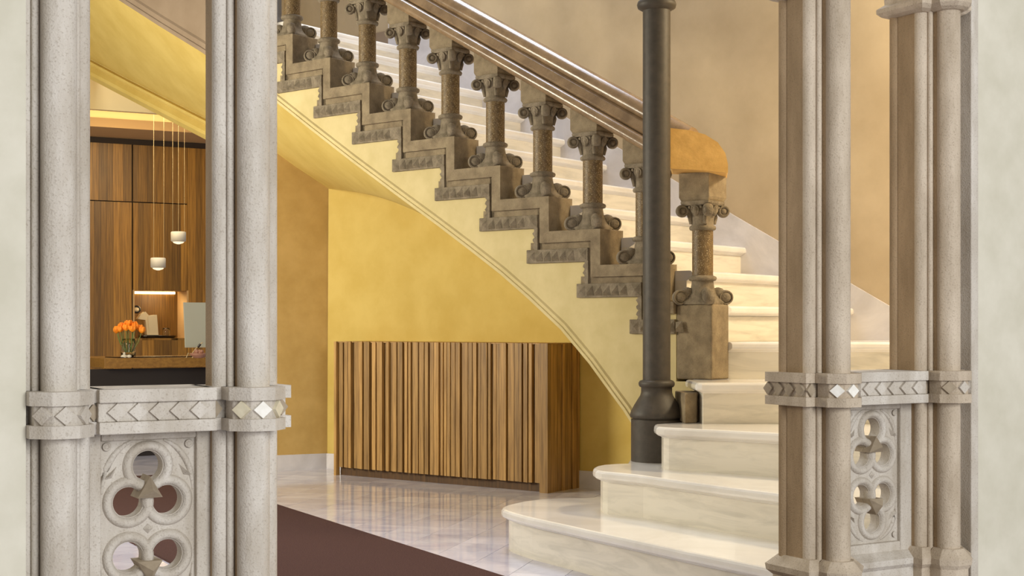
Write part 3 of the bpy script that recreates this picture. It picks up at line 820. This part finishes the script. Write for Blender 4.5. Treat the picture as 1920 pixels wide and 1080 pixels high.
# plain plaster beyond the outer piers and over the openings
def wallbox(s0, s1, h0, h1, name, mat=M_pale, t0=0.055, t1=0.17):
    return structure(MB().box(lambda a, b, h: wp(a, b, h), s0, s1, t0, t1, h0, h1).build(name, mat))
wallbox(-4.2, S_LJ - .0605, 0, 3.4, 'wall_front_left', M_pale, 0.0, 0.17)
wallbox(S_RJ + .125, 2.4, 0, 3.4, 'wall_front_right', M_pale, 0.02, 0.17)
wallbox(S_LJ - .0605, S_LM + .066, CAP0 + .21, 3.4, 'wall_over_left_window')
wallbox(S_LM + .066, S_RP - .066, CAP0 + .21, 3.4, 'wall_over_doorway')
wallbox(S_RP - .066, S_RJ + .125, CAP0 + .21, 3.4, 'wall_over_right_window')
structure(MB().box(lambda a, b, h: wp(a, b, h), S_RJ + .098, S_RJ + .127, .006, .1, 0, 3.4).build('trim_2', M_arc, bevel=0.003))
structure(MB().box(lambda a, b, h: wp(a, b, h), S_RJ + .062, S_RJ + .100, .06, .17, 0, 3.4).build('trim_3', M_arc))

# ================================================================== SLATTED CABINET UNDER THE STAIR
c0 = Vector((-1.122, 8.69)); c1 = Vector((.20, 7.74)); cd = (c1 - c0).normalized(); cn = Vector((-cd.y, cd.x)); cn = cn if cn.y > 0 else -cn
CL = (c1 - c0).length; CH = 0.842; CD = 0.335
def cb(l, t, h): p = c0 + cd * l + cn * t; return Vector((p.x, p.y, h))
cab = thing('slatted_cabinet', cb(CL / 2, CD / 2, 0), 'low cabinet clad in uneven oak slats under the stair', 'cabinet')
MB().box(cb, 0.012, CL - 0.012, 0.030, CD, 0.055, CH - 0.004).build('carcass', M_oakd, cab)
MB().box(cb, 0.022, CL - 0.03, 0.040, CD, 0.0, 0.055).build('toe_kick', M_oakd, cab)
MB().box(cb, 0.0, CL, 0.012, CD, CH - 0.006, CH).build('cabinet_top', M_oak, cab)
rs = random.Random(11)
def slat(l0, l1, t0, h0, h1, t1=0.032): return MB().box(cb, l0, l1, t0, t1, h0, h1).build('slat', M_oak, cab)
slat(0.0, 0.020, 0.0, 0.0, CH); 
x = 0.030
while x < CL - 0.075:
    w = rs.choice((0.018, 0.022, 0.026, 0.030, 0.036, 0.042)); d = rs.choice((0.0, 0.002, 0.004, 0.008, 0.016))
    slat(x, min(x + w, CL - 0.062), d, 0.052, CH); x += w + rs.choice((0.003, 0.004, 0.006, 0.012, 0.016))
slat(CL - 0.055, CL, -0.001, 0.0, CH)
y = 0.036
while y < CD - 0.02:
    w = rs.choice((0.022, 0.03, 0.036, 0.045)); d = rs.choice((0.0, 0.003, 0.006, 0.010))
    MB().box(cb, CL - 0.012, CL - d, y, min(y + w, CD), 0.0, CH).build('slat', M_oak, cab); y += w + rs.choice((0.004, 0.006, 0.009))

# ================================================================== RECEPTION BEYOND THE LEFT WINDOW
wd = Vector((math.cos(math.radians(27)), math.sin(math.radians(27)))); wn = Vector((-wd.y, wd.x))
R0 = at(170, 611, 12.0); R0 = Vector((R0.x, R0.y))
def rw(l, t, h): p = R0 + wd * l + wn * t; return Vector((p.x, p.y, h))
def rw_l(x):                                       # pixel column -> l on the panelled wall
    u = (x - 960) / F_PX
    return (u * R0.y - R0.x) / (wd.x - u * wd.y)
def rw_h(x, y): l = rw_l(x); return EYE - (y - YH) / F_PX * (R0.y + wd.y * l)
HW = 2.587
l_n0, l_n1 = rw_l(252), rw_l(351); h_n0, h_n1 = rw_h(300, 634), rw_h(300, 545)
back = structure(MB().box(rw, -3.5, 3.2, 0.40, 0.5, 0, 3.1).build('wall_reception', M_dark))
h_seam = rw_h(250, 378.5)
l_seam = rw_l(248.5)
rb = random.Random(5)
panel = thing('panelled_wall_cabinet', rw(0.5, 0, 0), 'tall wall of brown veneered cabinet boards behind the reception desk', 'cabinet')
def boards(l0, l1, h0, h1):
    x = l0
    while x < l1 - 0.005:
        w = rb.choice((0.045, 0.06, 0.075, 0.09, 0.11)); e = min(x + w, l1)
        if l1 - e < 0.03: e = l1
        MB().box(rw, x, e - 0.0012, rb.choice((0, .001, .002)), 0.02, h0, h1).build('board', M_walnut, panel); x = e
G = 0.006
boards(-1.2, l_seam - G, 0, h_seam - G); boards(-1.2, l_seam - G, h_seam + G / 2, HW - 0.05)
boards(l_seam + G, l_n1, h_n1, h_seam - G); boards(l_seam + G, l_n1, h_seam + G / 2, HW - 0.05)
boards(l_seam + G, l_n1, 0, h_n0)
boards(l_n1 + G * 0.4, 2.6, 0, HW - 0.05)
MB().box(rw, -1.2, 2.6, 0.03, 0.38, 0, h_n0 - 0.02).box(rw, -1.2, l_n0 - 0.005, 0.03, 0.38, 0, HW).box(rw, l_n1 + 0.005, 2.6, 0.03, 0.38, 0, HW).box(rw, l_n0 - 0.01, l_n1 + 0.01, 0.03, 0.38, h_n1 + 0.03, HW).build('carcass', M_dark, panel)
MB().box(rw, l_n0 - 0.004, l_n1 + 0.004, 0.36, 0.375, h_n0 - 0.01, h_n1 + 0.01).build('niche_back', M_walnut, panel)
MB().box(rw, l_n1 - 0.002, l_n1 + 0.012, 0.0, 0.37, h_n0, h_n1 + .004).build('niche_side', M_ceil2, panel)
MB().box(rw, l_n0 - 0.012, l_n0 + 0.002, 0.0, 0.37, h_n0, h_n1 + .004).build('niche_side', M_ceil2, panel)
MB().box(rw, l_n0 - 0.004, l_n1 + 0.004, 0.0, 0.37, h_n0 - 0.018, h_n0).build('niche_shelf', M_desk, panel)
MB().box(rw, l_n0, l_n1, 0.004, 0.37, h_n1, h_n1 + 0.03).build('niche_top', M_desk, panel)
MB().box(rw, l_n0 + 0.02, l_n1 - 0.03, 0.33, 0.352, h_n1 - 0.022, h_n1 - 0.002).build('light_strip', M_led2, panel, 'glowing light strip')
MB().box(rw, -1.2, 2.6, 0.012, 0.03, HW - 0.05, HW).build('top_gap', M_dark, panel)
# ceiling with a cove
H1, H2 = HW + 0.002, HW + 0.30
tE = -0.62                                          # edge of the cove opening, in front of the cabinet wall
cl = MB().box(rw, -3.4, 3.1, tE, 0.5, H1, H1 + 0.05)
structure(cl.build('ceiling', M_ceil2))
structure(MB().box(rw, -3.4, 3.1, tE - 0.012, tE, H1 - 0.001, H1 + 0.075).build('trim_5', M_ceil2))
structure(MB().box(rw, -3.4, 3.1, -1.5, 0.5, H2, H2 + 0.05).build('ceiling_cove', M_ceil))
structure(MB().box(rw, -3.4, 3.1, tE + 0.16, tE + 0.20, H1 + 0.05, H2).build('trim_6', M_ceil))
structure(MB().box(rw, -3.4, 3.1, -1.56, -1.5, H1, H2 + 0.05).build('trim_7', M_ceil))
structure(MB().box(rw, -3.4, 0.9, -1.56, -1.5, H2 + 0.05, 5.2).build('wall_lobby', M_up))
cove = thing('cove_light', rw(0, tE + 0.06, H1 + .05), 'glowing strip light hidden in the reception ceiling cove', 'light')
MB().box(rw, -3.2, 1.3, tE + 0.05, tE + 0.10, H1 + 0.052, H1 + 0.075).build('light_strip', M_led, cove)
MB().box(rw, -3.2, 1.3, tE + 0.03, tE + 0.12, H1 + 0.05, H1 + 0.053).build('light_channel', M_white, cove)

# reception desk
ZD = 9.75
p0 = at(196, 672, ZD); p1 = at(470, 672, ZD + 0.62)
dd = Vector((p1.x - p0.x, p1.y - p0.y)).normalized(); dn = Vector((-dd.y, dd.x))
HD = p0.z
def dk(l, t, h): return Vector((p0.x + dd.x * l + dn.x * t, p0.y + dd.y * l + dn.y * t, h))
desk = thing('reception_desk', dk(0.4, 0.3, 0), 'wooden reception desk with a black front panel', 'desk')
MB().box(dk, 0.0, 1.6, 0.0, 0.72, HD - 0.070, HD).build('desk_top', M_desk, desk, bevel=0.003)
MB().box(dk, -0.6, 1.6, 0.06, 0.10, 0.0, HD - 0.078).build('front_panel', M_black, desk)
MB().box(dk, 0.1, 1.1, 0.02, 0.30, HD, HD + 0.006).build('desk_mat', M_tray, desk)
MB().box(dk, 1.0, 1.5, 0.12, 0.6, 0.0, HD - 0.07).build('desk_pedestal', M_desk, desk)
# flower vase and tulips
vb = dk(0.225, 0.16, HD + 0.006); vb = Vector((vb.x, vb.y, HD + 0.006))
vase = thing('glass_vase', vb, 'clear glass vase holding orange flowers on the reception desk', 'vase')
MB().lathe(vb, [(0.038, 0.0), (0.052, 0.004), (0.055, 0.04), (0.048, 0.09), (0.050, 0.13), (0.047, 0.128), (0.044, 0.09), (0.050, 0.04), (0.046, 0.012), (0.02, 0.010)], 24).build('vase_glass', M_glass, vase)
rf = random.Random(3)
spots = [(-0.085, 0, .170), (-0.06, .03, .195), (-0.035, -.02, .205), (-0.015, .03, .215), (0.01, -.025, .222), (0.035, .02, .212), (0.055, -.02, .20), (0.08, .01, .188), (0.10, -.01, .172), (-0.045, -.05, .180), (0.0, -.06, .190), (0.045, -.055, .182), (-0.07, -.03, .178), (0.02, .06, .20), (0.07, .05, .186)]
tu = None
for i, (dx, dy, hz) in enumerate(spots):
    hd = vb + Vector((dx, dy, hz + 0.01)); bs = vb + Vector((dx * 0.25, dy * 0.25, 0.03))
    t = thing('orange_tulip', bs, 'orange flower in the bunch standing in the glass vase', 'flower', 'orange flowers in the glass vase')
    m = MB(); m.lathe(hd, [(0.004, -0.012), (0.016, -0.004), (0.022, 0.008), (0.020, 0.022), (0.022, 0.030)], 12)
    for k in range(5):
        a = 2 * math.pi * k / 5 + i
        m.ball(hd + Vector((0.017 * math.cos(a), 0.017 * math.sin(a), 0.016)), (0.010, 0.010, 0.019), None, 8, 5)
    m.build('bloom', M_petal, t)
    MB().tube([bs, bs.lerp(hd, 0.5) + Vector((dx * 0.12, dy * 0.1, 0)), hd], 0.0028, 6).build('stem', M_stem, t)
# little white ornament left of the vase
q = at(233, 668, ZD + 0.12); orn = thing('white_ornament', (q.x, q.y, HD + .0), 'small white ornament left of the vase on the desk', 'ornament')
m = MB(); m.lathe((q.x, q.y, HD), [(0.018, 0), (0.026, 0.008), (0.020, 0.02), (0.006, 0.026), (0.010, 0.036), (0.002, 0.042)], 14); m.build('shell', M_white, orn)
m = MB(); m.ball((q.x + 0.035, q.y, HD + 0.012), (0.018, 0.014, 0.012)); m.build('pebble', M_white, orn)
# monitor seen from behind
q0 = at(347, 668, ZD + 0.42)
mon = thing('computer_monitor', (q0.x + .2, q0.y + .08, HD), 'pale grey back of a computer monitor on the desk', 'monitor')
ml = at(347, 567, ZD + 0.42); mh = ml.z
def mo(l, t, h): return Vector((q0.x + dd.x * l + dn.x * t, q0.y + dd.y * l + dn.y * t, h + 0.03 * 0))
m = MB(); hb_ = HD + 0.07
m.rings([[mo(0, 0, hb_), mo(.56, 0, hb_), mo(.56, 0.01, hb_), mo(0, 0.01, hb_)], [mo(-.012, 0.0, mh), mo(.56, 0.0, mh), mo(.56, 0.012, mh), mo(-.012, 0.012, mh)]]); m.build('screen_back', M_silver, mon, bevel=0.004)
m = MB(); m.box(mo, .2, .36, -.03, -.02, HD, hb_ + .12); m.box(mo, .2, .36, -.09, .09, HD, HD + .008); m.build('monitor_stand', M_silver, mon)
# cord and pen-like clutter right of the desk
k0 = at(349, 671, ZD + .2)
cord = thing('desk_cord', (k0.x, k0.y, HD), 'thin pale cord looping in front of the monitor', 'cord')
pts = [at(349, 671, ZD + .2), at(353, 662, ZD + .2), at(357, 667, ZD + .22), at(366, 655, ZD + .2), at(373, 647, ZD + .2), at(380, 642, ZD + .2)]
MB().tube(pts, 0.0035, 6).build('cable_loop', M_cable, cord)
MB().tube([at(360, 671, ZD + .18), at(368, 662, ZD + .18), at(380, 660, ZD + .18), at(386, 671, ZD + .18)], 0.0035, 6).build('cable_loop', M_cable, cord)
MB().tube([at(371, 651, ZD + .2), at(376, 645, ZD + .2)], 0.008, 8).build('plug', M_tray, cord)
q = at(373, 669, ZD + .12)
bowl = thing('trinket_bowl', (q.x, q.y, HD), 'small pinkish bowl of trinkets at the right end of the desk', 'bowl')
MB().lathe((q.x, q.y, HD), [(.03, 0), (.06, .02), (.066, .035), (.06, .034), (.03, .012)], 18).build('dish', M_cordp, bowl)
m = MB()
for i in range(7): m.ball((q.x + rf.uniform(-.03, .03), q.y + rf.uniform(-.03, .03), HD + .035 + rf.uniform(0, .015)), .015, None, 8, 5)
m.build('trinket', M_cordp, bowl)
# coffee machine, tray and glass in the niche
hs = h_n0
lm = rw_l(283)
tray = thing('serving_tray', rw(rw_l(302), .14, hs), 'black oval tray on the niche shelf', 'tray')
c = rw(rw_l(302), .14, hs); ex = Vector((wd.x, wd.y, 0)); ey = Vector((wn.x, wn.y, 0))
m = MB()
m.rings([[c + ex * .17 * sx * math.cos(2 * math.pi * i / 28) + ey * .11 * sx * math.sin(2 * math.pi * i / 28) + UZ * hh for i in range(28)] for sx, hh in ((.85, 0), (.95, .006), (1.0, .022), (.96, .022), (.9, .012), (.3, .012))]); m.build('tray_dish', M_tray, tray)
mc = thing('coffee_machine', rw(lm, .12, hs + .012), 'cream capsule coffee machine with open lid on the tray', 'coffee machine')
def cm(x, y): return rw(rw_l(x), .13, rw_h(x, y))
def slabpx(pts, t0, t1, name, mat, bev=0.006):
    m = MB(); m.rings([[rw(rw_l(x), t0, rw_h(x, y)) for x, y in pts], [rw(rw_l(x), t1, rw_h(x, y)) for x, y in pts]])
    return m.build(name, mat, mc, bevel=bev)
slabpx([(284, 628), (281, 592), (298, 590), (301, 628)], .08, .20, 'machine_body', M_machine)
slabpx([(262, 598), (268, 590), (277, 584), (284, 592), (284, 628), (280, 628), (277, 600)], .09, .19, 'spout_head', M_machine)
slabpx([(272, 628), (301, 628), (301, 631), (272, 631)], .06, .22, 'machine_foot', M_steel, 0.002)
c = cm(262, 580); m = MB(); m.torus(c, .030, .008, (ex, (UZ + ey * .4).normalized(), (ey - UZ * .4).normalized()), 24, 8, 1.6); m.build('open_lid', M_tray, mc); m = MB(); m.ball(c, (.026, .010, .022), (ex, (ey - UZ * .4).normalized(), (UZ + ey * .4).normalized())); m.build('lid_inside', M_machine, mc)
gl_ = thing('drinking_glass', rw(rw_l(318), .13, hs + .012), 'upturned drinking glass on the black tray', 'glass')
c = rw(rw_l(318), .13, hs + .012); MB().lathe(c, [(.034, 0), (.034, .05), (.030, .078), (.027, .078), (.030, .05), (.031, .002)], 20).build('glass_wall', M_glass, gl_)
# pendant lamps
def pendant(x, y, z, label, wires):
    c = at(x, y, z)
    t = thing('pendant_lamp', c, label, 'lamp', 'white drum pendants')
    m = MB(); m.lathe(c, [(.050, -.040), (.059, -.033), (.060, .033), (.055, .040)], 28); m.build('lamp_drum', M_white, t)
    m = MB(); m.lathe(c, [(.010, -.059), (.037, -.050), (.046, -.039)], 20); m.build('lamp_lens', M_bulb, t)
    for dx in wires:
        MB().tube([c + Vector((dx, 0, .03)), c + Vector((dx, 0, H2 + .02 - c.z))], 0.0011, 5).build('wire', M_cable, t)
pendant(334.5, 444, 11.0, 'higher white drum pendant, right one of the pair', (-.045, 0.0, .048))
pendant(296.5, 493, 11.0, 'lower white drum pendant, left one of the pair', (-.035, .045))

# drop the helper property used while building
for o in bpy.data.objects:
    if 'base_w' in o: del o['base_w']
